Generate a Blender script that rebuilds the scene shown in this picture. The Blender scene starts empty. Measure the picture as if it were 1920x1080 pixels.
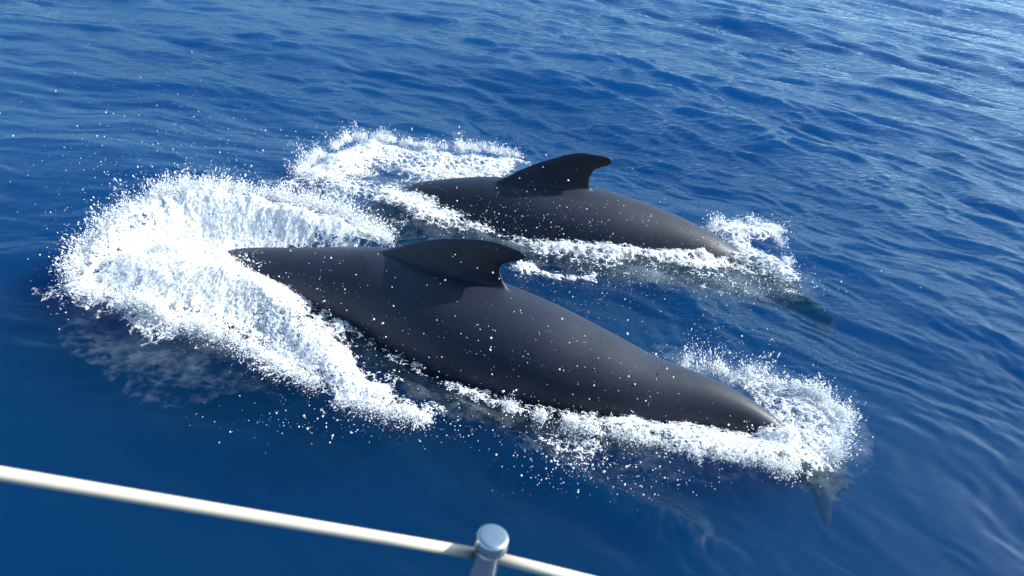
import bpy, bmesh, math, random
import numpy as np
from mathutils import Vector, Matrix
from math import sin, cos, radians, pi, sqrt, atan2

sc = bpy.context.scene
# ------------------------------------------------------------------ camera
PITCH, ROLL, FPX, CAMH = radians(30), radians(6), 1484.0, 3.3
cf = np.array([0, cos(PITCH), -sin(PITCH)])
_u = np.array([0, sin(PITCH), cos(PITCH)]); _r = np.array([1.0, 0, 0])
cup = _u * cos(ROLL) - _r * sin(ROLL)
crt = _r * cos(ROLL) + _u * sin(ROLL)
CAM = np.array([0, 0, CAMH])
cam_data = bpy.data.cameras.new('camera')
cam = bpy.data.objects.new('camera', cam_data)
sc.collection.objects.link(cam)
m = Matrix.Identity(4)
for i in range(3):
    m[i][0] = crt[i]; m[i][1] = cup[i]; m[i][2] = -cf[i]; m[i][3] = CAM[i]
cam.matrix_world = m
cam_data.sensor_width = 36; cam_data.lens = 36 * FPX / 1920
cam_data.clip_start = 0.02; cam_data.clip_end = 9000
cam_data.dof.use_dof = True; cam_data.dof.focus_distance = 6.6; cam_data.dof.aperture_fstop = 12.0
sc.camera = cam

# ------------------------------------------------------------------ world and sun
SUN_AZ, SUN_EL = radians(15), radians(36)          # azimuth counted from +X
world = bpy.data.worlds.new("World"); sc.world = world; world.use_nodes = True
wn = world.node_tree; wn.nodes.clear()
sky = wn.nodes.new('ShaderNodeTexSky'); sky.sky_type = 'NISHITA'; sky.sun_disc = False
sky.sun_elevation = SUN_EL; sky.sun_rotation = pi / 2 - SUN_AZ
sky.air_density = 0.7; sky.dust_density = 2.6; sky.ozone_density = 1.0; sky.altitude = 10
bg = wn.nodes.new('ShaderNodeBackground'); bg.inputs[1].default_value = 0.15
wo = wn.nodes.new('ShaderNodeOutputWorld')
tint = wn.nodes.new('ShaderNodeVectorMath'); tint.operation = 'MULTIPLY'; tint.inputs[1].default_value = (.66, 1.0, 1.12)
wn.links.new(sky.outputs[0], tint.inputs[0]); wn.links.new(tint.outputs[0], bg.inputs[0]); wn.links.new(bg.outputs[0], wo.inputs[0])
sun_d = bpy.data.lights.new('sun', 'SUN'); sun_d.energy = 4.4; sun_d.angle = radians(0.53); sun_d.color = (1, .975, .94)
sun = bpy.data.objects.new('sun', sun_d); sc.collection.objects.link(sun)
sdir = Vector((cos(SUN_EL) * cos(SUN_AZ), cos(SUN_EL) * sin(SUN_AZ), sin(SUN_EL)))
sun.rotation_euler = sdir.to_track_quat('Z', 'Y').to_euler(); sun.location = (20, 20, 30)

sc.view_settings.view_transform = 'Standard'; sc.view_settings.look = 'None'
sc.view_settings.exposure = 0.92; sc.view_settings.gamma = 1.0
sc.view_settings.use_curve_mapping = False
sc.render.engine = 'CYCLES'
cy = sc.cycles
cy.use_denoising = True
cy.max_bounces = 8; cy.diffuse_bounces = 6; cy.glossy_bounces = 3; cy.transmission_bounces = 3
cy.volume_bounces = 1; cy.transparent_max_bounces = 24
cy.caustics_reflective = False; cy.caustics_refractive = False
cy.sample_clamp_indirect = 6

# ------------------------------------------------------------------ helpers
def pxw(x, y, z=0.0):
    """point of the place at height z seen at this spot of the 1920x1080 photograph"""
    d = cf * FPX + crt * (x - 960) + cup * (540 - y)
    return CAM + d * ((z - CAMH) / d[2])

def tag(o, label=None, cat=None, group=None, kind=None):
    if label: o['label'] = label
    if cat: o['category'] = cat
    if group: o['group'] = group
    if kind: o['kind'] = kind
    return o

def link(o, parent=None):
    sc.collection.objects.link(o)
    if parent: o.parent = parent
    return o

def smooth(t):
    t = np.clip(t, 0, 1); return t * t * (3 - 2 * t)

_rng = np.random.default_rng(7)
_T2 = _rng.random((256, 256)).astype(np.float32)
def vnoise(x, y):
    xi = np.floor(x); yi = np.floor(y)
    fx = (x - xi); fy = (y - yi)
    fx = fx * fx * fx * (fx * (fx * 6 - 15) + 10); fy = fy * fy * fy * (fy * (fy * 6 - 15) + 10)
    a = xi.astype(np.int64) & 255; b = yi.astype(np.int64) & 255
    a1 = (a + 1) & 255; b1 = (b + 1) & 255
    return ((_T2[a, b] * (1 - fx) + _T2[a1, b] * fx) * (1 - fy) + (_T2[a, b1] * (1 - fx) + _T2[a1, b1] * fx) * fy) * 2 - 1

def fbm(x, y, octaves=5, gain=0.55, lac=2.03, ridged=False):
    s = 0; a = 1.0; t = 0; ca, sa = cos(0.7), sin(0.7)
    for i in range(octaves):
        n = vnoise(x + 17.3 * i, y + 9.1 * i)
        if ridged: n = 1 - 2 * np.abs(n)
        s = s + a * n; t += a; a *= gain
        x, y = (x * ca - y * sa) * lac, (x * sa + y * ca) * lac
    return s / t

def new_mesh(name, verts, faces=None, smooth_shade=True):
    """verts (n,3), faces (m,4) or (m,3) numpy"""
    me = bpy.data.meshes.new(name)
    verts = np.ascontiguousarray(verts, dtype=np.float32)
    me.vertices.add(len(verts)); me.vertices.foreach_set('co', verts.ravel())
    if faces is not None and len(faces):
        k = faces.shape[1]; n = len(faces)
        me.loops.add(n * k); me.loops.foreach_set('vertex_index', np.ascontiguousarray(faces, dtype=np.int32).ravel())
        me.polygons.add(n); me.polygons.foreach_set('loop_start', np.arange(0, n * k, k, dtype=np.int32))
        me.update(calc_edges=True)
        me.polygons.foreach_set('use_smooth', np.full(n, smooth_shade))
    me.update()
    return me

def seg_dist(X, Y, P):
    """distance to polyline P and the running parameter (index) of the nearest point"""
    best = np.full(X.shape, 1e9, np.float32); par = np.zeros(X.shape, np.float32)
    for i in range(len(P) - 1):
        ax, ay = P[i][:2]; bx, by = P[i + 1][:2]
        dx, dy = bx - ax, by - ay; L = dx * dx + dy * dy + 1e-12
        t = np.clip(((X - ax) * dx + (Y - ay) * dy) / L, 0, 1)
        d = np.hypot(X - ax - t * dx, Y - ay - t * dy)
        k = d < best
        best = np.where(k, d, best); par = np.where(k, i + t, par)
    return best, par

def poly_sd(X, Y, P):
    """signed distance to a closed polygon, positive inside"""
    inside = np.zeros(X.shape, bool); best = np.full(X.shape, 1e9, np.float32)
    n = len(P)
    for i in range(n):
        ax, ay = P[i][:2]; bx, by = P[(i + 1) % n][:2]
        dx, dy = bx - ax, by - ay; L = dx * dx + dy * dy + 1e-12
        t = np.clip(((X - ax) * dx + (Y - ay) * dy) / L, 0, 1)
        best = np.minimum(best, np.hypot(X - ax - t * dx, Y - ay - t * dy))
        c = ((ay > Y) != (by > Y))
        if abs(dy) > 1e-9:
            inside ^= c & (X < ax + (Y - ay) * dx / dy)
    return np.where(inside, best, -best)

# ------------------------------------------------------------------ material helpers
def mat(name):
    m = bpy.data.materials.new(name); m.use_nodes = True
    nt = m.node_tree; nt.nodes.clear()
    out = nt.nodes.new('ShaderNodeOutputMaterial')
    return m, nt, out
def N(nt, kind, **kw):
    n = nt.nodes.new(kind)
    for k, v in kw.items():
        if k.startswith('i_'): n.inputs[k[2:].replace('_', ' ')].default_value = v
        else: setattr(n, k, v)
    return n
def math_n(nt, op, a, b=None, c=None, clamp=False):
    n = nt.nodes.new('ShaderNodeMath'); n.operation = op; n.use_clamp = clamp
    for i, v in enumerate((a, b, c)):
        if v is None: continue
        if isinstance(v, (int, float)): n.inputs[i].default_value = v
        else: nt.links.new(v, n.inputs[i])
    return n.outputs[0]

# ------------------------------------------------------------------ the water
WR = np.random.default_rng(21)
WAVES = []
def add_waves(n, l0, l1, slope, spread, mean=62):
    for i in range(n):
        lam = l0 * (l1 / l0) ** ((i + WR.random()) / n)
        th = radians(mean + WR.normal() * spread); k = 2 * pi / lam
        WAVES.append((k * cos(th), k * sin(th), slope / k * sqrt(2.0 / n), WR.random() * 2 * pi, lam))
add_waves(8, 2.6, 9.0, 0.042, 18, 58)
add_waves(16, 0.9, 2.6, 0.060, 20, 62)
add_waves(30, 0.32, 0.9, 0.115, 19, 60)
add_waves(40, 0.10, 0.32, 0.12, 24, 60)

W1_WATER = [pxw(*p) for p in ((430, 490), (560, 560), (720, 650), (900, 740), (1100, 785), (1300, 815), (1500, 870))]
BOW = [pxw(*p) for p in ((880, 800), (960, 850), (1060, 900), (1160, 945), (1260, 985), (1340, 1020), (1420, 1060))]
BOWH = np.array([0.0, .035, .06, .06, .04, .0, .0])

def calm(X, Y):
    """patches where the short waves die down: the near water left of the whales and around the bodies"""
    g = fbm(X * .42 + 3.1, Y * .42 + 8.7, 3)
    c = .86 + .38 * g
    near = smooth((6.3 - Y + X * .55) / 3.0)
    c = c * (1 - .62 * near * smooth((2.2 - X) / 2.2))
    c = c * (1 - .55 * smooth((Y * .0 - X - .6) / 3.0) * smooth((11.5 - Y) / 3.0))
    c = c * (1 - .45 * smooth((X - .9) / .8) * smooth((5.4 - Y) / 1.2))
    c = c * (1 + .55 * smooth((X + 2.5) / 5) * smooth((Y - 6) / 4))
    return np.clip(c, .12, 2.0)

def water_z(X, Y, fine=True):
    X = np.asarray(X, np.float32); Y = np.asarray(Y, np.float32)
    dist = np.hypot(X, Y)
    c = calm(X, Y)
    # slight warp so that crests wander
    wx = X + .22 * vnoise(X * .9 + 5, Y * .9) + .05 * vnoise(X * 3.1, Y * 3.1 + 4)
    wy = Y + .22 * vnoise(X * .9 + 40, Y * .9 + 13) + .05 * vnoise(X * 3.1 + 9, Y * 3.1 + 31)
    wy = wy + 1.8 * np.log(np.cosh(np.clip(X / 6, -30, 30)))      # crests fan out from left to right
    z = np.zeros_like(X)
    for kx, ky, a, ph, lam in WAVES:
        if not fine and lam < .3: continue
        w = (c if lam < 2.6 else 1.0)
        fade = np.clip(1.6 - dist * .0022 / lam * 6, 0, 1)      # too fine for the mesh far away
        s = np.sin(kx * wx + ky * wy + ph)
        z += a * w * fade * s
    # sharpen crests a little
    z = z + 1.3 * z * np.abs(z)
    # quiet beside the bodies
    d, _ = seg_dist(X, Y, W1_WATER)
    z = z * (1 - .55 * np.exp(-(d / .6) ** 2))
    # bow wave of the near whale
    d, p = seg_dist(X, Y, BOW)
    hh = np.interp(p, np.arange(len(BOWH)), BOWH)
    z = z + hh * np.exp(-(d / .13) ** 2) * (1 + .25 * vnoise(X * 6, Y * 6)) + (hh > 0) * (.008 * vnoise(X * 15, Y * 15) + .004 * vnoise(X * 33, Y * 33)) * np.exp(-(d / .15) ** 2) - .4 * hh * np.exp(-((d - .26) / .16) ** 2)
    return z

def axis_coords(lo, hi, step, g_lo, g_hi, near=55.0, far=2500.0):
    a = list(np.arange(lo, hi, step)); s = step; v = a[-1]
    while v < far: s *= (g_hi if v < near else 1.15); v += s; a.append(v)
    s = step; v = a[0]; b = []
    while v > -far: s *= (g_lo if v > -near else 1.15); v -= s; b.append(v)
    return np.array(b[::-1] + a)
gx = axis_coords(-3.9, 4.1, .0135, 1.012, 1.011)
gy = axis_coords(2.3, 8.8, .0135, 1.06, 1.0095)
def thin(a, lim):   # cap the step behind the camera / far to the side
    return a
GX, GY = np.meshgrid(gx, gy, indexing='xy')
Z = water_z(GX, GY)
nx, ny = len(gx), len(gy)
V = np.stack([GX, GY, Z], -1).reshape(-1, 3)
idx = np.arange(nx * ny).reshape(ny, nx)
F = np.stack([idx[:-1, :-1], idx[:-1, 1:], idx[1:, 1:], idx[1:, :-1]], -1).reshape(-1, 4)
# close the body of water: skirt and bottom
ring = np.concatenate([idx[0, :], idx[1:, -1], idx[-1, -2::-1], idx[-2:0:-1, 0]])
base = len(V)
VB = V[ring].copy(); VB[:, 2] = -30
cen = np.array([[0, 0, -30.0]])
V = np.concatenate([V, VB, cen])
k = np.arange(len(ring)); k2 = np.roll(k, -1)
SK = np.stack([ring[k], base + k, base + k2, ring[k2]], -1)
BT = np.stack([base + k, np.full(len(k), len(V) - 1), base + k2, base + k2], -1)
me = new_mesh('water', V, np.concatenate([F, SK]))
ch_ = me.attributes.new('chop', 'FLOAT', 'POINT'); ch_.data.foreach_set('value', np.concatenate([calm(GX, GY).ravel(), np.ones(len(V) - nx * ny)]).astype(np.float32))
del GX, GY, Z
water = link(bpy.data.objects.new('water', me)); tag(water, kind='structure')

wm, nt, out = mat('sea_water')
geo = N(nt, 'ShaderNodeNewGeometry'); tc = N(nt, 'ShaderNodeTexCoord')
mp = N(nt, 'ShaderNodeMapping'); mp.inputs['Rotation'].default_value = (0, 0, radians(30)); mp.inputs['Scale'].default_value = (1, 3.2, 1)
nt.links.new(tc.outputs['Object'], mp.inputs[0])
n1 = N(nt, 'ShaderNodeTexNoise', i_Scale=4.5, i_Detail=7.0, i_Roughness=.6); nt.links.new(mp.outputs[0], n1.inputs['Vector'])
n0 = N(nt, 'ShaderNodeTexNoise', i_Scale=.55, i_Detail=2.0); nt.links.new(mp.outputs[0], n0.inputs['Vector'])
cl = N(nt, 'ShaderNodeMapRange'); cl.inputs[1].default_value = .35; cl.inputs[2].default_value = .65; cl.inputs[3].default_value = .45; cl.inputs[4].default_value = .85
nt.links.new(n0.outputs[0], cl.inputs[0])
bump = N(nt, 'ShaderNodeBump', i_Distance=.030); nt.links.new(n1.outputs[0], bump.inputs['Height'])
chop = N(nt, 'ShaderNodeAttribute', attribute_name='chop')
nt.links.new(math_n(nt, 'MULTIPLY', math_n(nt, 'POWER', chop.outputs['Fac'], 1.4), cl.outputs[0], clamp=True), bump.inputs['Strength'])
dot = N(nt, 'ShaderNodeVectorMath', operation='DOT_PRODUCT'); nt.links.new(geo.outputs['Incoming'], dot.inputs[0]); nt.links.new(bump.outputs[0], dot.inputs[1])
ab = math_n(nt, 'ABSOLUTE', dot.outputs['Value'])
p5 = math_n(nt, 'POWER', math_n(nt, 'SUBTRACT', 1.0, ab, clamp=True), 5.0)
fr = math_n(nt, 'MULTIPLY_ADD', p5, .98, .02)
gl = N(nt, 'ShaderNodeBsdfGlossy', i_Roughness=.04); nt.links.new(bump.outputs[0], gl.inputs['Normal'])
tr = N(nt, 'ShaderNodeBsdfTransparent')
mx = N(nt, 'ShaderNodeMixShader'); nt.links.new(fr, mx.inputs[0]); nt.links.new(tr.outputs[0], mx.inputs[1]); nt.links.new(gl.outputs[0], mx.inputs[2])
nt.links.new(mx.outputs[0], out.inputs['Surface'])
vs = N(nt, 'ShaderNodeVolumeScatter', i_Color=(.014, .40, .86, 1), i_Density=.25)
va = N(nt, 'ShaderNodeVolumeAbsorption', i_Color=(.15, .42, .70, 1), i_Density=1.55)
vadd = N(nt, 'ShaderNodeAddShader'); nt.links.new(vs.outputs[0], vadd.inputs[0]); nt.links.new(va.outputs[0], vadd.inputs[1])
nt.links.new(vadd.outputs[0], out.inputs['Volume'])
wm.cycles.homogeneous_volume = True
me.materials.append(wm)

# deep seabed far below closes the view downwards
bm_ = bmesh.new(); bmesh.ops.create_grid(bm_, x_segments=2, y_segments=2, size=2700)
sb = bpy.data.meshes.new('seabed'); bm_.to_mesh(sb); bm_.free()
seabed = link(bpy.data.objects.new('seabed', sb)); seabed.location = (0, 0, -29.5); tag(seabed, kind='structure')
sm, nt, out = mat('seabed_mud'); d = N(nt, 'ShaderNodeBsdfDiffuse'); d.inputs[0].default_value = (.03, .04, .05, 1); nt.links.new(d.outputs[0], out.inputs[0]); sb.materials.append(sm)

# ------------------------------------------------------------------ whales
def catmull(P, n):
    P = np.array(P, float); m_ = len(P); out = []
    Q = np.concatenate([[2 * P[0] - P[1]], P, [2 * P[-1] - P[-2]]])
    for i in range(m_ - 1):
        p0, p1, p2, p3 = Q[i:i + 4]
        for t in np.linspace(0, 1, n, endpoint=False):
            out.append(.5 * ((2 * p1) + (-p0 + p2) * t + (2 * p0 - 5 * p1 + 4 * p2 - p3) * t * t + (-p0 + 3 * p1 - 3 * p2 + p3) * t ** 3))
    out.append(P[-1]); return np.array(out)

def loft(rings, cap=True):
    n = len(rings[0]); V = [v for r in rings for v in r]; F = []
    for i in range(len(rings) - 1):
        for j in range(n):
            a = i * n + j; b = i * n + (j + 1) % n
            F.append((a, b, b + n, a + n))
    if cap:
        F.append(tuple(range(n - 1, -1, -1))); o = (len(rings) - 1) * n; F.append(tuple(range(o, o + n)))
    return V, F

def lens_ring(c0, c1, thick, nrm, n=20):
    """aerofoil ring between the points c0 (leading) and c1 (trailing)"""
    c0 = np.array(c0, float); c1 = np.array(c1, float); nrm = np.array(nrm, float); R_ = []
    for j in range(n):
        a = 2 * pi * j / n; t = .5 - .5 * cos(a); s = sin(a)
        th = thick * (1.1 - .45 * t)
        R_.append(c0 + (c1 - c0) * t + nrm * th * s)
    return R_

def build_whale(name, stations, fin, flukes, pecs, skin, voxel=.0125):
    """stations: x,y,z,half width,half height from nose to the root of the flukes"""
    S = catmull(stations, 10)
    bm = bmesh.new()
    def add(V, F):
        vs = [bm.verts.new(v) for v in V]
        for f in F:
            try: bm.faces.new([vs[i] for i in f])
            except ValueError: pass
    rings = []; frames = []
    for i in range(len(S)):
        p = S[i, :3]; t = S[min(i + 1, len(S) - 1), :3] - S[max(i - 1, 0), :3]; t /= np.linalg.norm(t)
        side = np.cross(t, [0, 0, 1.0]); side /= np.linalg.norm(side); upv = np.cross(side, t)
        rw, rh = max(S[i, 3], .004), max(S[i, 4], .004)
        frames.append((p, t, side, upv, rw, rh)); R_ = []
        for j in range(48):
            a = 2 * pi * j / 48
            # slight ridge on the back of the tail stock
            q = 1.0
            R_.append(p + side * rw * cos(a) * q + upv * rh * sin(a) * q)
        rings.append(R_)
    add(*loft(rings))
    # dorsal fin: slices by height, positions along the back
    base, tb, upb, nb = fin['base'], fin['dir'], fin['up'], fin['side']
    rs = []
    for u, l, tt, th in fin['slices']:
        rs.append(lens_ring(base + tb * l + upb * u, base + tb * tt + upb * u, th, nb + 0, 24))
    add(*loft(rs))
    for fl in flukes:
        add(*loft([lens_ring(a, b, th, fl['n'], 20) for a, b, th in fl['r']]))
    for fl in pecs:
        add(*loft([lens_ring(a, b, th, fl['n'], 20) for a, b, th in fl['r']]))
    bmesh.ops.recalc_face_normals(bm, faces=bm.faces)
    me = bpy.data.meshes.new('raw'); bm.to_mesh(me); bm.free()
    o = link(bpy.data.objects.new(name, me))
    md = o.modifiers.new('r', 'REMESH'); md.mode = 'VOXEL'; md.voxel_size = voxel; md.use_smooth_shade = True
    ms = o.modifiers.new('s', 'SMOOTH'); ms.factor = .5; ms.iterations = 9
    dg = bpy.context.evaluated_depsgraph_get()
    me2 = bpy.data.meshes.new_from_object(o.evaluated_get(dg)); me2.name = name
    o.modifiers.clear(); o.data = me2; bpy.data.meshes.remove(me)
    me2.materials.clear(); me2.materials.append(skin)
    me2.polygons.foreach_set('use_smooth', np.ones(len(me2.polygons), bool))
    return o, frames

def whale_skin(name, dark):
    m_, nt, out = mat(name)
    tc = N(nt, 'ShaderNodeTexCoord')
    b = N(nt, 'ShaderNodeBsdfPrincipled')
    n1 = N(nt, 'ShaderNodeTexNoise', i_Scale=3.0, i_Detail=6.0, i_Roughness=.6); nt.links.new(tc.outputs['Object'], n1.inputs['Vector'])
    mp = N(nt, 'ShaderNodeMapping'); mp.inputs['Rotation'].default_value = (0, 0, radians(22)); mp.inputs['Scale'].default_value = (6, 60, 60)
    nt.links.new(tc.outputs['Object'], mp.inputs[0])
    n2 = N(nt, 'ShaderNodeTexNoise', i_Scale=1.0, i_Detail=3.0); nt.links.new(mp.outputs[0], n2.inputs['Vector'])
    n3 = N(nt, 'ShaderNodeTexNoise', i_Scale=85.0, i_Detail=4.0); nt.links.new(tc.outputs['Object'], n3.inputs['Vector'])
    cr = N(nt, 'ShaderNodeValToRGB'); cr.color_ramp.elements[0].position = .3; cr.color_ramp.elements[1].position = .75
    cr.color_ramp.elements[0].color = tuple(c * .8 for c in dark) + (1,); cr.color_ramp.elements[1].color = tuple(c * 1.5 for c in dark) + (1,)
    nt.links.new(n1.outputs[0], cr.inputs[0]); nt.links.new(cr.outputs[0], b.inputs['Base Color'])
    r = N(nt, 'ShaderNodeMapRange'); r.inputs[1].default_value = .3; r.inputs[2].default_value = .7; r.inputs[3].default_value = .54; r.inputs[4].default_value = .66
    nt.links.new(n2.outputs[0], r.inputs[0]); nt.links.new(r.outputs[0], b.inputs['Roughness'])
    g_ = N(nt, 'ShaderNodeNewGeometry'); sx = N(nt, 'ShaderNodeSeparateXYZ'); nt.links.new(g_.outputs['Position'], sx.inputs[0])
    sp = N(nt, 'ShaderNodeMapRange'); sp.inputs[1].default_value = -.06; sp.inputs[2].default_value = -.01; sp.inputs[3].default_value = .03; sp.inputs[4].default_value = .27
    nt.links.new(sx.outputs[2], sp.inputs[0]); nt.links.new(math_n(nt, 'MULTIPLY', sp.outputs[0], 1.15), b.inputs['Coat Weight']); b.inputs['Coat Roughness'].default_value = .43; nt.links.new(sp.outputs[0], b.inputs['Specular IOR Level'])   # skin in water has almost no gloss
    hs = math_n(nt, 'MULTIPLY_ADD', n3.outputs[0], .25, math_n(nt, 'MULTIPLY', n2.outputs[0], .12))
    bp = N(nt, 'ShaderNodeBump', i_Strength=.75, i_Distance=.007); nt.links.new(hs, bp.inputs['Height']); nt.links.new(bp.outputs[0], b.inputs['Normal'])
    nt.links.new(b.outputs[0], out.inputs[0])
    return m_

def fin_def(base, tip_dir, scale, prof):
    t = np.array(tip_dir, float); t /= np.linalg.norm(t)
    side = np.cross(t, [0, 0, 1.0]); side /= np.linalg.norm(side); upv = np.cross(side, t)
    # slices: height, leading, trailing, half thickness
    return dict(base=np.array(base, float), dir=t, up=upv, side=side, slices=[(u * scale, l * scale, r * scale, th) for u, l, r, th in prof])

def paddle(root0, root1, tip, bend, n, th0, tipw=.26, steps=9):
    """swept lobe from a root chord to a rounded tip; bend curves the leading edge"""
    root0, root1, tip, bend, n = [np.array(v, float) for v in (root0, root1, tip, bend, n)]
    ch = root1 - root0; R_ = []
    for i in range(steps):
        s = i / (steps - 1.0)
        lead = root0 + (tip - root0) * s + bend * sin(pi * s) * (1 - .3 * s)
        w = (1 - s) ** .8 * (1 - tipw) + tipw * sqrt(max(0, 1 - s ** 6))
        c = ch * w if i < steps - 1 else ch * .02
        R_.append((lead, lead + c, th0 * (1 - .75 * s) + .002))
    return dict(n=n, r=R_)

# near whale
st1 = [(-3.02, 5.66, -.42, .03, .03), (-2.97, 5.66, -.41, .17, .17), (-2.82, 5.66, -.37, .27, .27), (-2.5, 5.65, -.33, .345, .36), (-2.15, 5.62, -.25, .37, .38),
       (-1.75, 5.57, -.20, .39, .40), (-1.38, 5.46, -.12, .43, .42), (-.99, 5.32, -.045, .47, .445), (-.58, 5.09, -.05, .515, .485), (-.27, 4.92, -.05, .53, .505),
       (.01, 4.79, -.05, .51, .50), (.30, 4.67, -.05, .465, .475), (.62, 4.56, -.06, .40, .42), (.96, 4.45, -.07, .325, .355),
       (1.41, 4.34, -.045, .205, .27), (1.72, 4.23, -.07, .13, .20), (1.95, 4.12, -.17, .085, .15), (2.15, 4.02, -.24, .05, .10), (2.28, 3.96, -.30, .03, .04)]
prof1 = [(-.16, -.22, 1.10, .20), (-.04, -.08, 1.06, .13), (0, .0, 1.03, .10), (.05, .08, .975, .090), (.10, .16, .93, .066), (.16, .25, .905, .045), (.22, .35, .90, .037), (.28, .465, .985, .028),
         (.325, .58, 1.055, .024), (.358, .68, 1.075, .021), (.384, .78, 1.05, .017), (.397, .84, .99, .015)]
w1dir = np.array([.93, -.37, -.10]); w1dir /= np.linalg.norm(w1dir)
b1 = pxw(716, 468, .40)
fin1 = fin_def(b1, (.885, -.44, .0), 1.0, [(u, l * 1.17, t * 1.17, h) for u, l, t, h in prof1])
ax = np.array([.94, -.34, -.12]); perp = np.array([-.34, -.94, 0.0])
fr_ = np.array([2.10, 4.04, -.22])
fl1 = [paddle(fr_, fr_ + ax * .20, fr_ + perp * .33 + ax * .15 + [0, 0, -.10], ax * -.03, (0, 0, 1), .025),
       paddle(fr_, fr_ + ax * .27, fr_ - perp * .46 + ax * .20 + [0, 0, -.10], ax * -.03, (0, 0, 1), .025)]
def pec(root, sgn):
    root = np.array(root, float)
    return paddle(root, root + ax * .28, root + perp * sgn * .55 + ax * .75 + [0, 0, -.42], -ax * .05 + perp * sgn * .12, (0.25 * 0, .3 * sgn, 1), .035)
pc1 = [pec((-1.75, 5.36, -.38), 1), pec((-1.62, 5.80, -.38), -1)]
skin1 = whale_skin('wet_dark_skin', (.0100, .0116, .0235))
skin2 = whale_skin('wet_brown_black_skin', (.0098, .0112, .0220))
whale1, FR1 = build_whale('pilot_whale', st1, fin1, fl1, pc1, skin1)
tag(whale1, 'nearest black pilot whale with its broad fin and whole back above water', 'whale', 'pilot whales surfacing beside the boat')

# blowhole of the near whale: a crescent slit with a raised lip
dg = bpy.context.evaluated_depsgraph_get()
def on_body(o, x, y):
    ok, loc, nrm, _i = o.ray_cast(Vector((x, y, 2)), Vector((0, 0, -1))); return np.array(loc), np.array(nrm)
pts = []
bc = pxw(478, 480, .12)
for k_ in range(13):
    a = radians(-75 + 150 * k_ / 12); x_ = bc[0] - .055 * cos(a) + .03; y_ = bc[1] + .07 * sin(a)
    l_, n_ = on_body(whale1, x_, y_); pts.append(l_)
bv, bf = [], []
for k_, p_ in enumerate(pts):
    t_ = pts[min(k_ + 1, 12)] - pts[max(k_ - 1, 0)]; t_ /= np.linalg.norm(t_); sd_ = np.cross(t_, [0, 0, 1]); w_ = .019 * sin(pi * (k_ + .5) / 13) + .002
    for j in range(10):
        a = 2 * pi * j / 10; bv.append(tuple(p_ + sd_ * w_ * cos(a) + np.array([0, 0, 1]) * w_ * .7 * sin(a)))
for k_ in range(12):
    for j in range(10): bf.append((k_ * 10 + j, k_ * 10 + (j + 1) % 10, (k_ + 1) * 10 + (j + 1) % 10, (k_ + 1) * 10 + j))
mb = bpy.data.meshes.new('blowhole'); mb.from_pydata(bv, [], bf); mb.update()
for p_ in mb.polygons: p_.use_smooth = True
mb.materials.append(skin1); link(bpy.data.objects.new('blowhole', mb), whale1)

# far whale
st2 = [(-1.62, 7.45, -.42, .03, .03), (-1.58, 7.45, -.41, .15, .15), (-1.44, 7.45, -.37, .23, .23), (-1.15, 7.42, -.26, .31, .32), (-.78, 7.36, -.16, .35, .35),
       (-.36, 7.24, -.08, .40, .39), (.03, 7.14, -.045, .43, .415), (.40, 7.10, -.05, .45, .44), (.92, 7.03, -.07, .43, .43),
       (1.36, 6.95, -.08, .35, .36), (1.76, 6.86, -.12, .26, .29), (2.15, 6.78, -.20, .17, .21), (2.5, 6.62, -.24, .11, .16), (2.78, 6.42, -.29, .055, .10), (2.95, 6.3, -.32, .03, .04)]
prof2 = [(-.14, -.26, 1.06, .18), (-.04, -.12, 1.03, .12), (0, -.03, 1.0, .09), (.06, .09, .975, .062), (.11, .165, .965, .048), (.16, .26, .965, .034), (.22, .385, .98, .029), (.27, .52, 1.09, .027),
         (.315, .63, 1.12, .023), (.34, .73, 1.09, .018), (.354, .80, 1.02, .014)]
prof2 = [(u * 1.22, l * .96, t * .955 - .05 * sin(pi * min(max(u / .3, 0), 1)), h) for u, l, t, h in prof2]
fin2 = fin_def(pxw(935, 340, .34), (.995, -.10, -.02), 1.0, prof2)
ax = np.array([.88, -.45, -.15]); perp = np.array([-.45, -.88, 0.0])
fr_ = np.array([2.80, 6.41, -.33])
fl2 = [paddle(fr_, fr_ + ax * .25, fr_ + perp * .38 + ax * .2 + [0, 0, -.10], ax * -.03, (0, 0, 1), .022),
       paddle(fr_, fr_ + ax * .25, fr_ - perp * .42 + ax * .2 + [0, 0, -.08], ax * -.03, (0, 0, 1), .022)]
pc2 = [pec((-.75, 7.16, -.33), 1), pec((-.65, 7.6, -.33), -1)]
whale2, FR2 = build_whale('pilot_whale', st2, fin2, fl2, pc2, skin2, .014)
tag(whale2, 'farther black pilot whale with upright hooked fin and its head under foam', 'whale', 'pilot whales surfacing beside the boat')

# ------------------------------------------------------------------ foam
fx0, fx1, fy0, fy1, fs = -4.0, 3.2, 3.3, 9.6, .0085
ax_ = np.arange(fx0, fx1, fs, dtype=np.float32); ay_ = np.arange(fy0, fy1, fs, dtype=np.float32)
X, Y = np.meshgrid(ax_, ay_, indexing='xy')

def poly(pts, z=0.0):
    return [pxw(p[0], p[1], p[2] if len(p) > 2 else z)[:2] for p in pts]

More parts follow.
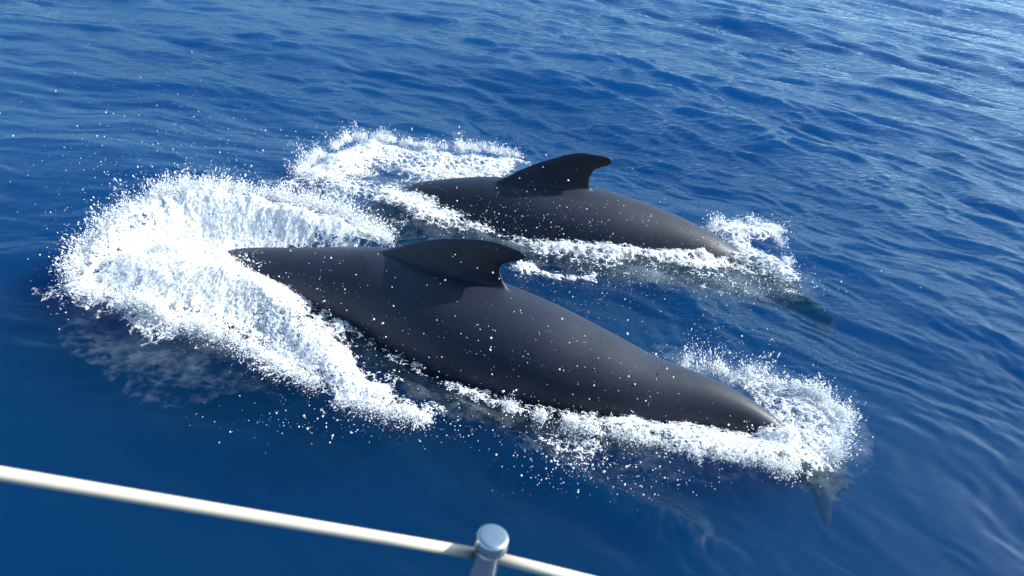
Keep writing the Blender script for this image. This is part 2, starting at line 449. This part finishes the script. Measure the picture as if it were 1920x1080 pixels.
AREAS = [   # outline in photograph pixels (with the height of the foam there), density, softness of the edge in metres
    # the near whale's bow splash, both arms
    (poly([(85, 556), (130, 548), (140, 500, .08), (165, 455, .15), (205, 405, .25), (265, 365, .32), (350, 345, .36), (430, 348, .36), (500, 355, .34),
           (570, 368, .3), (640, 395, .26), (700, 430, .16), (750, 462, .1), (755, 468, .1), (650, 466, .14), (540, 468, .14), (462, 474, .14), (452, 486, .1), (510, 512, .08), (560, 540, .04), (590, 590), (632, 655), (680, 705), (745, 758), (812, 790), (760, 778),
           (690, 774), (620, 772), (596, 745), (560, 722), (500, 705), (455, 672), (445, 640), (380, 632), (310, 638), (252, 618), (205, 592), (140, 572)]), .84, .17),
    (poly([(250, 620), (230, 560), (300, 470, .2), (400, 440, .25), (520, 520, .1), (640, 640), (720, 720), (640, 720), (540, 660), (440, 620)]), .6, .25),
    (poly([(170, 560), (215, 450, .2), (340, 375, .3), (520, 375, .32), (640, 420, .24), (650, 450, .16), (520, 464, .15), (450, 476, .12), (460, 500, .1), (560, 565), (480, 610), (300, 600)]), 1.2, .2),
    # splash of the far whale
    (poly([(520, 352), (560, 325, .05), (600, 290, .1), (640, 262, .14), (700, 258, .15), (780, 274, .12), (860, 278, .1), (940, 282, .06), (1005, 298), (965, 318), (940, 336), (880, 350), (800, 362), (745, 352), (735, 325), (700, 320), (690, 350), (760, 372), (820, 380), (870, 412), (935, 445),
           (880, 448), (800, 440), (740, 420), (690, 400), (640, 395), (560, 372)]), .54, .18),
    (poly([(560, 345), (640, 285, .1), (700, 275, .1), (700, 330), (620, 365)]), .45, .15),
    # wake along the far whale's near side
    (poly([(940, 448), (1040, 458), (1150, 469), (1240, 474), (1320, 456), (1400, 462), (1470, 490), (1500, 530), (1450, 522), (1360, 506), (1240, 500), (1120, 488), (1020, 478)]), .60, .08),
    (poly([(1310, 428), (1360, 414, .05), (1420, 412, .05), (1452, 435), (1440, 458), (1370, 452)]), .72, .10),
    (poly([(880, 430), (1000, 462), (1150, 480), (1300, 500), (1480, 545), (1380, 545), (1200, 520), (1040, 500), (980, 480)]), .30, .14),
    # wake along the near whale's near side
    (poly([(575, 570), (640, 610), (720, 655), (800, 705), (900, 742), (1000, 764), (1100, 780), (1200, 788), (1300, 792), (1400, 800), (1450, 790), (1400, 745), (1300, 690), (1340, 690), (1420, 705), (1500, 730), (1560, 745), (1590, 765), (1575, 830), (1560, 872),
           (1500, 893), (1420, 875), (1320, 868), (1220, 832), (1130, 815), (1060, 803), (1000, 788), (900, 764), (820, 732), (720, 675), (640, 630), (590, 598)]), .60, .10),
    (poly([(1150, 795), (1300, 800), (1400, 815), (1500, 850), (1560, 860), (1500, 885), (1380, 865), (1250, 840)]), .45, .12),
    (poly([(980, 790), (1120, 820), (1100, 870), (1040, 850)]), .35, .12),
    (poly([(940, 515), (960, 492), (1000, 490), (1012, 512), (975, 528)]), .80, .05),
    (poly([(1015, 516), (1060, 518), (1112, 517), (1112, 526), (1050, 528)]), .6, .04),
    (poly([(690, 690), (790, 745), (850, 790), (800, 800), (740, 760)]), .3, .12),
]
D = np.zeros_like(X)
for P_, dens, soft in AREAS:
    sd = poly_sd(X, Y, P_)
    warp = .085 * fbm(X * 4.0, Y * 4.0, 4) + .02 * vnoise(X * 22, Y * 22)
    a_ = dens * smooth((sd + warp) / soft * .5 + .5)
    D = np.maximum(D, a_) if dens > .5 else D + a_ * .8
D = D.astype(np.float32)

RIDGES = [
    [(330, 470, .18, .25), (405, 488, .17, .2)],  # crest lines: photograph x, y, crest height, half width
    [(748, 462, .12, .08), (700, 440, .22, .12), (640, 412, .30, .15), (560, 388, .37, .18), (470, 366, .40, .22), (380, 356, .40, .24), (300, 372, .36, .25), (235, 410, .28, .24), (180, 470, .18, .2), (150, 530, .08, .16)],
    [(200, 500, .12, .22), (290, 500, .18, .26), (380, 505, .22, .22), (450, 515, .21, .18), (520, 560, .14, .15), (580, 640, .10, .13), (660, 725, .06, .12), (770, 778, .02, .10)],
    [(640, 300, .12, .2), (700, 268, .18, .18), (780, 282, .14, .14), (860, 290, .10, .12), (980, 298, .04, .1)],
    [(600, 350, .08, .2), (700, 390, .07, .15), (800, 420, .06, .12), (900, 440, .05, .08)],
    [(1040, 468, .02, .05), (1150, 478, .03, .06), (1250, 482, .04, .06), (1350, 465, .06, .08), (1430, 485, .07, .1), (1490, 525, .03, .08)],
    [(1340, 435, .06, .1), (1430, 435, .07, .1)],
    [(620, 605, .02, .05), (720, 668, .03, .05), (820, 730, .03, .05), (920, 760, .04, .06), (1040, 788, .035, .09), (1150, 806, .05, .1), (1280, 820, .06, .12), (1400, 840, .07, .13), (1500, 850, .07, .14), (1560, 830, .05, .12)],
    [(1440, 800, .10, .05), (1480, 800, .13, .09), (1540, 810, .10, .10)],
    [(1330, 712, .04, .08), (1430, 735, .06, .12), (1530, 765, .06, .12), (1560, 830, .06, .12)],
    [(975, 510, .05, .06), (1000, 500, .03, .05)],
]
HR = np.zeros_like(X)
for R_ in RIDGES:
    P_ = [pxw(a, b, h)[:2] for a, b, h, w in R_]
    d_, p_ = seg_dist(X, Y, P_)
    h_ = np.interp(p_, range(len(R_)), [r[2] for r in R_]); w_ = np.interp(p_, range(len(R_)), [r[3] for r in R_])
    HR = np.maximum(HR, h_ * np.exp(-(d_ / w_) ** 2))
HX, HY = -2.15, 5.35                                    # the near whale's head throws the water outwards
rr = np.hypot(X - HX, Y - HY); th_ = np.arctan2(Y - HY, X - HX)
wpol = smooth((1.75 - rr) / .6)
FLOW = np.where(wpol > .5, th_, radians(-20) + .25 * vnoise(X * 2, Y * 2)).astype(np.float32)
ca_, sa_ = cos(radians(-20)), sin(radians(-20))
U_, V_ = X * ca_ + Y * sa_, -X * sa_ + Y * ca_
swirl = .10 * fbm(X * 3, Y * 3, 3)
def flow_noise(fa, fc, oct_, ridged=False, g=.6):
    a = fbm((rr + swirl) * fa, (th_ + swirl * .8) * fc * 1.0, oct_, g, ridged=ridged)
    b = fbm((U_ + swirl) * fa, (V_ + swirl) * fc, oct_, g, ridged=ridged)
    return a * wpol + b * (1 - wpol)
lump = .5 * fbm(X * 5, Y * 5, 5, .62) + .35 * flow_noise(3.5, 7, 4)
rid = .6 * fbm(X * 9 + 3, Y * 9, 5, .62, ridged=True) + .45 * flow_noise(6, 13, 4, True)
fine = .5 * fbm(X * 40, Y * 40, 3, .6) + .6 * flow_noise(18, 55, 3)
cov = D + .40 * rid * (1.15 - .5 * smooth(D)) + .38 * fbm(X * 3.4 + 7, Y * 3.4, 4) + .24 * fine - .45     # >0 : foam
keep = (D > .03) & (cov > -.12)
WZ = np.zeros_like(X); WZ[keep] = water_z(X[keep], Y[keep])
thick = smooth(cov / .5)
micro = fbm(X * 75 + 11, Y * 75, 2, .6)
HF = HR * (.80 + .30 * lump) * smooth(D / .55) + .016 * thick * (1 + rid) + .007 * fine * thick + .006 * micro * thick + .03 * HR * rid
ZF = WZ + .006 + np.maximum(HF, 0)
ids = -np.ones(X.shape, np.int64)
q = keep[:-1, :-1] & keep[1:, :-1] & keep[:-1, 1:] & keep[1:, 1:]
use = np.zeros_like(keep); use[:-1, :-1] |= q; use[1:, :-1] |= q; use[:-1, 1:] |= q; use[1:, 1:] |= q
ids[use] = np.arange(use.sum())
jx = (fbm(X[use] * 30, Y[use] * 30, 2) * .006); jy = (fbm(X[use] * 30 + 50, Y[use] * 30, 2) * .006)
VF = np.stack([X[use] + jx, Y[use] + jy, ZF[use]], -1)
QF = np.stack([ids[:-1, :-1][q], ids[:-1, 1:][q], ids[1:, 1:][q], ids[1:, :-1][q]], -1)
me = new_mesh('sea_foam', VF, QF)
at = me.attributes.new('cover', 'FLOAT', 'POINT'); at.data.foreach_set('value', cov[use].astype(np.float32))
foam = link(bpy.data.objects.new('sea_foam', me))
tag(foam, 'white churned foam spreading on the sea around both whales', 'foam', kind='stuff')

fm, nt, out = mat('white_foam')
a_ = N(nt, 'ShaderNodeAttribute', attribute_name='cover'); tc = N(nt, 'ShaderNodeTexCoord')
n1 = N(nt, 'ShaderNodeTexNoise', i_Scale=70.0, i_Detail=4.0, i_Roughness=.65); nt.links.new(tc.outputs['Object'], n1.inputs['Vector'])
v1 = N(nt, 'ShaderNodeTexVoronoi', feature='DISTANCE_TO_EDGE', i_Scale=42.0); nt.links.new(tc.outputs['Object'], v1.inputs['Vector'])
s1 = math_n(nt, 'MULTIPLY_ADD', math_n(nt, 'SUBTRACT', n1.outputs[0], .5), .9, a_.outputs['Fac'])
wv = N(nt, 'ShaderNodeVectorMath', operation='MULTIPLY_ADD'); nt.links.new(n1.outputs['Color'], wv.inputs[0]); wv.inputs[1].default_value = (.04, .04, 0); nt.links.new(tc.outputs['Object'], wv.inputs[2])
v2 = N(nt, 'ShaderNodeTexVoronoi', feature='DISTANCE_TO_EDGE', i_Scale=13.0); nt.links.new(wv.outputs[0], v2.inputs['Vector'])
s2 = math_n(nt, 'SUBTRACT', math_n(nt, 'SUBTRACT', s1, math_n(nt, 'MULTIPLY', v1.outputs[0], 1.2)), math_n(nt, 'MULTIPLY_ADD', v2.outputs[0], 1.5, -.12))
al = math_n(nt, 'MULTIPLY', math_n(nt, 'MULTIPLY_ADD', s2, 4.5, .55, clamp=True), .94)
df = N(nt, 'ShaderNodeBsdfDiffuse'); df.inputs[0].default_value = (.93, .93, .94, 1)
tl = N(nt, 'ShaderNodeBsdfTranslucent'); tl.inputs[0].default_value = (.92, .93, .94, 1)
bp = N(nt, 'ShaderNodeBump', i_Strength=.7, i_Distance=.012); nt.links.new(n1.outputs[0], bp.inputs['Height']); nt.links.new(bp.outputs[0], df.inputs['Normal'])
mx1 = N(nt, 'ShaderNodeMixShader'); mx1.inputs[0].default_value = .3; nt.links.new(df.outputs[0], mx1.inputs[1]); nt.links.new(tl.outputs[0], mx1.inputs[2])
tr = N(nt, 'ShaderNodeBsdfTransparent'); mx2 = N(nt, 'ShaderNodeMixShader')
nt.links.new(al, mx2.inputs[0]); nt.links.new(tr.outputs[0], mx2.inputs[1]); nt.links.new(mx1.outputs[0], mx2.inputs[2]); nt.links.new(mx2.outputs[0], out.inputs[0])
me.materials.append(fm)

# ------------------------------------------------------------------ spray
U_AREAS = [
    (poly([(190, 590), (330, 640), (450, 640), (500, 700), (430, 720), (330, 730), (260, 700), (200, 650)], -.12), .6, .35),
    (poly([(920, 440), (1060, 455), (1250, 470), (1440, 480), (1520, 545), (1400, 550), (1180, 520), (1000, 495)], -.06), .9, .22),
    (poly([(590, 580), (700, 640), (850, 730), (1000, 775), (960, 800), (800, 745), (650, 650)], -.06), .7, .15),
    (poly([(1250, 660), (1420, 700), (1570, 740), (1600, 830), (1540, 900), (1380, 880), (1150, 850), (1000, 820), (1100, 790), (1400, 800)], -.06), .9, .22),
    (poly([(560, 300), (700, 250), (1000, 290), (900, 350), (820, 380), (920, 450), (700, 440), (560, 380)], -.06), .8, .2),
]
DU = np.zeros_like(X)
for P_, dens, soft in U_AREAS:
    DU = np.maximum(DU, dens * smooth((poly_sd(X, Y, P_) + .12 * fbm(X * 2.5, Y * 2.5, 4)) / soft * .5 + .5))
DU = DU * (.55 + .75 * fbm(X * 3.2 + 2, Y * 3.2, 4) + .25 * rid)
k_ = slice(None, None, 3)
Xu, Yu, Du = X[k_, k_], Y[k_, k_], DU[k_, k_]
kp = Du > .02
q = kp[:-1, :-1] & kp[1:, :-1] & kp[:-1, 1:] & kp[1:, 1:]
use_u = np.zeros_like(kp); use_u[:-1, :-1] |= q; use_u[1:, :-1] |= q; use_u[:-1, 1:] |= q; use_u[1:, 1:] |= q
iu = -np.ones(Xu.shape, np.int64); iu[use_u] = np.arange(use_u.sum())
VU = np.stack([Xu[use_u], Yu[use_u], water_z(Xu[use_u], Yu[use_u]) - .055 - .05 * np.abs(fbm(Xu[use_u] * 4, Yu[use_u] * 4, 2))], -1)
mu = new_mesh('submerged_bubbles', VU, np.stack([iu[:-1, :-1][q], iu[:-1, 1:][q], iu[1:, 1:][q], iu[1:, :-1][q]], -1))
at = mu.attributes.new('cover', 'FLOAT', 'POINT'); at.data.foreach_set('value', Du[use_u].astype(np.float32))
bub = link(bpy.data.objects.new('submerged_bubbles', mu)); tag(bub, 'pale clouds of air bubbles under the surface next to the foam', 'bubbles', kind='stuff')
um, nt, out = mat('bubble_cloud')
a_ = N(nt, 'ShaderNodeAttribute', attribute_name='cover'); tc = N(nt, 'ShaderNodeTexCoord')
n1 = N(nt, 'ShaderNodeTexNoise', i_Scale=14.0, i_Detail=5.0, i_Roughness=.6); nt.links.new(tc.outputs['Object'], n1.inputs['Vector'])
al = math_n(nt, 'MULTIPLY', math_n(nt, 'MULTIPLY_ADD', math_n(nt, 'SUBTRACT', n1.outputs[0], .5), 1.2, a_.outputs['Fac']), .24, clamp=True)
df = N(nt, 'ShaderNodeBsdfDiffuse'); df.inputs[0].default_value = (.6, .66, .66, 1)
tr = N(nt, 'ShaderNodeBsdfTransparent'); mx2 = N(nt, 'ShaderNodeMixShader')
nt.links.new(al, mx2.inputs[0]); nt.links.new(tr.outputs[0], mx2.inputs[1]); nt.links.new(df.outputs[0], mx2.inputs[2]); nt.links.new(mx2.outputs[0], out.inputs[0])
mu.materials.append(um)

def spray_object(name, P, S, Rt, material, label, parent=None):
    """tiny drops: one vertex each, a small icosphere set on every vertex"""
    me = new_mesh(name, P)
    for nm, arr in (('scl', S), ('rot', Rt)):
        a = me.attributes.new(nm, 'FLOAT_VECTOR', 'POINT'); a.data.foreach_set('vector', np.ascontiguousarray(arr, np.float32).ravel())
    o = link(bpy.data.objects.new(name, me), parent)
    g = bpy.data.node_groups.new(name, 'GeometryNodeTree')
    g.interface.new_socket('Geometry', in_out='INPUT', socket_type='NodeSocketGeometry')
    g.interface.new_socket('Geometry', in_out='OUTPUT', socket_type='NodeSocketGeometry')
    gi = g.nodes.new('NodeGroupInput'); go = g.nodes.new('NodeGroupOutput')
    ico = g.nodes.new('GeometryNodeMeshIcoSphere'); ico.inputs['Radius'].default_value = 1; ico.inputs['Subdivisions'].default_value = 1
    sm_ = g.nodes.new('GeometryNodeSetMaterial'); sm_.inputs['Material'].default_value = material
    sh = g.nodes.new('GeometryNodeSetShadeSmooth')
    ins = g.nodes.new('GeometryNodeInstanceOnPoints')
    na = g.nodes.new('GeometryNodeInputNamedAttribute'); na.data_type = 'FLOAT_VECTOR'; na.inputs['Name'].default_value = 'scl'
    nb = g.nodes.new('GeometryNodeInputNamedAttribute'); nb.data_type = 'FLOAT_VECTOR'; nb.inputs['Name'].default_value = 'rot'
    L = g.links.new
    L(ico.outputs['Mesh'], sh.inputs['Geometry']); L(sh.outputs[0], sm_.inputs['Geometry']); L(sm_.outputs[0], ins.inputs['Instance'])
    L(gi.outputs[0], ins.inputs['Points']); L(na.outputs['Attribute'], ins.inputs['Scale']); L(nb.outputs['Attribute'], ins.inputs['Rotation'])
    L(ins.outputs[0], go.inputs[0])
    md = o.modifiers.new('drops', 'NODES'); md.node_group = g
    me.materials.append(material)
    tag(o, label, 'spray', kind='stuff')
    return o

dm, nt, out = mat('white_water_drops')
df = N(nt, 'ShaderNodeBsdfDiffuse'); df.inputs[0].default_value = (.94, .94, .95, 1)
tl = N(nt, 'ShaderNodeBsdfTranslucent'); tl.inputs[0].default_value = (.93, .94, .95, 1)
mx1 = N(nt, 'ShaderNodeMixShader'); mx1.inputs[0].default_value = .5; nt.links.new(df.outputs[0], mx1.inputs[1]); nt.links.new(tl.outputs[0], mx1.inputs[2])
nt.links.new(mx1.outputs[0], out.inputs[0])

SR = np.random.default_rng(5)
PP, SS, RR = [], [], []
def emit(P, r, aniso=None, rot=None):
    n = len(P)
    s = np.stack([r * (1 + (0 if aniso is None else aniso)), r, r * SR.uniform(.6, 1.0, n)], -1)
    if rot is None: rot = SR.uniform(0, 2 * pi, (n, 3))
    PP.append(P); SS.append(s); RR.append(rot)

# drops lying on and just above the foam
wgt = (np.clip(cov + .06, 0, 1) * smooth(D / .4) * use).ravel()
def pick(n, w):
    c_ = np.cumsum(w); c_ /= c_[-1]
    i = np.searchsorted(c_, SR.random(n)); return i
Xr, Yr, Zr, HRr = X.ravel(), Y.ravel(), ZF.ravel(), HR.ravel()
n = 60000
i = pick(n, wgt)
lift = SR.exponential(1.0, n) * (.006 + .07 * HRr[i])
gxx = np.gradient(ZF, axis=1).ravel()[i] / fs; gyy = np.gradient(ZF, axis=0).ravel()[i] / fs
fl_ = FLOW.ravel()[i] + SR.normal(0, .35, n)
el_ = np.arctan(np.clip(gxx * np.cos(fl_) + gyy * np.sin(fl_), -1.5, 1.5)) * .8
r0 = np.clip(SR.lognormal(-6.48, .45, n), .0009, .005)
emit(np.stack([Xr[i] + SR.normal(0, .008, n), Yr[i] + SR.normal(0, .008, n), Zr[i] + lift * .6], -1), r0, SR.exponential(2.6, n), np.stack([np.zeros(n), -el_, fl_], -1))

# thrown strands: ballistic threads of drops leaving the crests
def strands(crest, n, speed, updir, outward, spread, size, life=(.02, .13), pts=(10, 34), jitter=.006):
    crest = np.array([[*pxw(a, b, h)[:2], h] for a, b, h in crest])
    nf = max(3, n // 11)
    FT = SR.random(nf) * (len(crest) - 1); FV = SR.lognormal(0, .5, nf); FJ = SR.normal(0, spread, (nf, 3))
    for q_ in range(n):
        f_ = q_ % nf
        t = float(np.clip(FT[f_] + SR.normal(0, .035), 0, len(crest) - 1.001)); k = int(t); p0 = crest[k] + (crest[k + 1] - crest[k]) * (t - k) + SR.normal(0, .014, 3)
        tg = crest[k + 1] - crest[k]; nrm = np.array([-tg[1], tg[0], 0]); nrm /= np.linalg.norm(nrm) + 1e-9
        if nrm @ outward < 0: nrm = -nrm
        v = (nrm * 1.0 + np.array([0, 0, updir])); v = v / np.linalg.norm(v) * speed * FV[f_] * SR.uniform(.5, 1.1) + FJ[f_] + SR.normal(0, spread * .25, 3)
        T_ = SR.uniform(*life) * .8; m_ = SR.integers(*pts)
        tt = np.sort(SR.random(m_)) * T_
        P = p0 + v * tt[:, None] + np.array([0, 0, -4.9]) * tt[:, None] ** 2 + SR.normal(0, 1, (m_, 3)) * jitter * (1 + 5 * (tt / T_))[:, None]
        P = P[P[:, 2] > 0.0]
        if not len(P): continue
        r = np.clip(SR.lognormal(np.log(size * .56), .5, len(P)), .0008, .008)
        ang = atan2(v[1], v[0]); el = atan2(v[2], np.hypot(v[0], v[1]))
        rot = np.tile([0, -el, ang], (len(P), 1)) + SR.normal(0, .3, (len(P), 3))
        emit(P, r, SR.exponential(.9, len(P)), rot)
far_out = np.array([-.3, 1, 0]); near_out = np.array([-.5, -1, 0])
strands([(740, 458, .12), (640, 402, .28), (560, 378, .34), (470, 360, .38), (380, 352, .38), (300, 368, .34), (235, 405, .26), (170, 462, .16), (135, 530, .08)], 1600, 1.4, .9, np.array([-.6, .8, 0]), .35, .0036, jitter=.008)
strands([(150, 540, .08), (250, 560, .12), (350, 600, .1), (450, 640, .08), (560, 700, .06), (680, 760, .04), (800, 788, .02)], 900, .9, .5, near_out, .3, .0034, jitter=.008)
strands([(560, 330, .05), (600, 290, .10), (660, 258, .14), (720, 262, .14), (800, 276, .12), (900, 280, .08), (990, 296, .03)], 750, 1.1, 1.1, far_out, .3, .0036)
strands([(1330, 425, .05), (1400, 412, .06), (1450, 432, .04), (1480, 500, .05)], 160, .8, 1.3, np.array([.5, .8, 0]), .25, .0038)
strands([(1240, 690, .04), (1330, 695, .06), (1430, 712, .07), (1520, 738, .07), (1580, 775, .06), (1560, 860, .03)], 480, .95, 1.2, np.array([.6, .8, 0]), .4, .0036)
strands([(950, 760, .03), (1100, 800, .06), (1250, 830, .06), (1400, 860, .06), (1500, 885, .04)], 330, .7, .7, np.array([0, -1, 0]), .3, .0036)
strands([(1310, 690, .04), (1370, 700, .05)], 14, 2.6, 3.0, np.array([0, 1, 0]), .35, .0036, life=(.15, .3), pts=(8, 20), jitter=.012)

# loose drops in the air: (photo x, y, spread px x, y, count, mean height)
def loose(cx, cy, sx, sy, n, h, size=.0036):
    for _ in range(n):
        z = abs(SR.normal(0, h)) + .01; p = pxw(cx + SR.normal(0, sx), cy + SR.normal(0, sy), z)
        PP.append(p[None]); r = float(np.clip(SR.lognormal(np.log(size * .5), .62), .0009, .008)); SS.append(np.array([[r * SR.uniform(1, 1.6), r, r]])); RR.append(SR.uniform(0, 6, (1, 3)))
loose(300, 260, 150, 60, 420, .25, .0034)
loose(430, 300, 150, 40, 260, .3, .0034)
loose(110, 480, 25, 60, 90, .15, .0042)
loose(900, 640, 180, 80, 420, .5, .0034)
loose(455, 490, 20, 9, 320, .22, .0044)
loose(1150, 720, 130, 60, 190, .4, .0036)
loose(620, 520, 80, 50, 160, .5, .0040)
loose(980, 400, 110, 45, 620, .5, .0032)
loose(1150, 420, 100, 40, 260, .45, .0030)
loose(1100, 520, 120, 40, 420, .1, .0030)
loose(1250, 510, 150, 22, 700, .04, .0034)
loose(1430, 525, 60, 18, 420, .04, .0044)
loose(1340, 670, 50, 30, 110, .2, .0042)
loose(1080, 850, 60, 35, 520, .03, .0038)
loose(1200, 890, 120, 25, 160, .02, .0034)
loose(600, 790, 110, 20, 160, .05, .0032)
loose(850, 790, 60, 25, 160, .04, .0034)
loose(720, 620, 40, 25, 260, .05, .0036)
loose(1540, 800, 35, 50, 160, .12, .0042)
loose(1465, 808, 22, 12, 420, .05, .0046)
loose(1430, 790, 30, 14, 160, .06, .0046)
loose(1345, 442, 26, 10, 420, .10, .0042)
loose(1470, 815, 24, 14, 420, .08, .0048)
P = np.concatenate(PP); S = np.concatenate(SS); Rt = np.concatenate(RR)
spray_object('spray', P, S, Rt, dm, 'white spray and flying drops thrown up around the two whales')

# ------------------------------------------------------------------ boat rail
rail = bpy.data.objects.new('boat_railing', None); link(rail)
rail.location = (0.0, .42, 2.17)
tag(rail, 'cream covered guard wire through a polished steel stanchion in the foreground', 'railing')
def pxd(x, y, dist):
    d = cf * FPX + crt * (x - 960) + cup * (540 - y); return CAM + d / FPX * dist
def simple(name, col, rough, metal=0.0, noise=.0):
    m_, nt, out = mat(name); b = N(nt, 'ShaderNodeBsdfPrincipled'); tc = N(nt, 'ShaderNodeTexCoord')
    b.inputs['Metallic'].default_value = metal
    n_ = N(nt, 'ShaderNodeTexNoise', i_Scale=35.0, i_Detail=5.0); nt.links.new(tc.outputs['Object'], n_.inputs['Vector'])
    mr = N(nt, 'ShaderNodeMapRange'); mr.inputs[3].default_value = rough * .8; mr.inputs[4].default_value = rough * 1.3; nt.links.new(n_.outputs[0], mr.inputs[0]); nt.links.new(mr.outputs[0], b.inputs['Roughness'])
    hs = N(nt, 'ShaderNodeMix', data_type='RGBA'); hs.inputs[6].default_value = col + (1,); hs.inputs[7].default_value = tuple(c * (1 - noise) for c in col) + (1,)
    nt.links.new(n_.outputs[0], hs.inputs[0]); nt.links.new(hs.outputs[2], b.inputs['Base Color'])
    nt.links.new(b.outputs[0], out.inputs[0]); return m_
vinyl = simple('cream_vinyl', (.58, .485, .385), .3, 0, .12)
steel = simple('polished_steel', (.62, .60, .58), .2, 1.0, .1)
def sweep(name, pts, radii, material, parent, seg=32):
    pts = [np.array(p, float) for p in pts]; rings = []
    for i, p in enumerate(pts):
        t = pts[min(i + 1, len(pts) - 1)] - pts[max(i - 1, 0)]; t /= np.linalg.norm(t)
        a = np.cross(t, [0.05, .3, 1.0] if abs(t[2]) < .8 else [1.0, 0, 0]); a /= np.linalg.norm(a); b = np.cross(t, a)
        rings.append([p + (a * cos(2 * pi * j / seg) + b * sin(2 * pi * j / seg)) * radii[i] for j in range(seg)])
    V, F = loft(rings); me = bpy.data.meshes.new(name); me.from_pydata([tuple(v) for v in V], [], F); me.update()
    for p in me.polygons: p.use_smooth = len(p.vertices) == 4
    me.materials.append(material); o = link(bpy.data.objects.new(name, me), parent)
    o.matrix_parent_inverse = Matrix.Translation(parent.location).inverted() if parent else Matrix()
    return o
pj = pxd(905, 1040, .62)
left = pxd(0, 888, .50); leftout = pj + (left - pj) * 3.0
right = pxd(1110, 1090, .66); rightout = pj + (right - pj) * 9.0
def rod(a, b, n=14, sag=0.0):
    return [a + (b - a) * t + np.array([0, 0, -sag * 4 * t * (1 - t)]) for t in np.linspace(0, 1, n)]
sweep('guard_wire', rod(leftout, pj, sag=.0), [.0046] * 14, vinyl, rail)
sweep('guard_wire', rod(pj, rightout, sag=.0), [.0048] * 14, vinyl, rail)
# stanchion: leans a little, domed head
top = pxd(924, 1009, .60)
botdir = (pxd(903, 1075, .66) - top); botdir /= np.linalg.norm(botdir)
botdir = np.array([-.14, .02, -1.0]); botdir /= np.linalg.norm(botdir)
bot = top + botdir * .70
def along(d): return top + botdir * d
sweep('stanchion', [along(d) for d in (.010, .016, .024, .034, .05, .10, .2, .4, .66, .68, .70)], [.0098, .0098, .0104, .0116, .0125, .0125, .0125, .0125, .0125, .022, .03], steel, rail, 40)
sweep('stanchion_cap', [along(d) for d in (-.0030, -.0029, -.0028, -.0026, -.0018, .000, .002, .006, .0085, .0088, .0090)], [.004, .0085, .0105, .0112, .0122, .0128, .0130, .0130, .0129, .0122, .0098], steel, rail, 40)
# side deck of the boat that carries the railing
boat = bpy.data.objects.new('boat', None); link(boat); boat.location = (0, -.9, 0)
tag(boat, 'unseen hull and side deck of the boat under the railing, made dark blue to bounce less light', 'boat')
gel = simple('low_bounce_gelcoat', (.03, .05, .10), .25, 0, .05)  # invented dark blue, so the unseen boat bounces little light onto the whales
zt = bot[2] - .0
def slab(name, prof, x0, x1, material):
    V = [(x, y, z) for x in (x0, x1) for y, z in prof]; n = len(prof)
    F = [(i, (i + 1) % n, n + (i + 1) % n, n + i) for i in range(n)] + [tuple(range(n - 1, -1, -1)), tuple(range(n, 2 * n))]
    me = bpy.data.meshes.new(name); me.from_pydata(V, [], F); me.update(); me.materials.append(material)
    bm = bmesh.new(); bm.from_mesh(me); bmesh.ops.recalc_face_normals(bm, faces=bm.faces); bm.to_mesh(me); bm.free()
    o = link(bpy.data.objects.new(name, me), boat); o.matrix_parent_inverse = Matrix.Translation(boat.location).inverted(); return o
slab('hull', [(.50, zt - .05), (.46, zt - .5), (.30, .3), (.1, -.5), (-1.0, -.9), (-1.9, -.5), (-2.2, .3), (-2.3, zt - .05)], -5, 6, gel)
slab('deck', [(.505, zt - .048), (.505, zt), (-2.305, zt), (-2.305, zt - .048)], -5.01, 6.01, gel)
slab('toe_rail', [(.505, zt + .002), (.505, zt + .035), (.475, zt + .035), (.475, zt + .002)], -5.0, 6.0, steel)
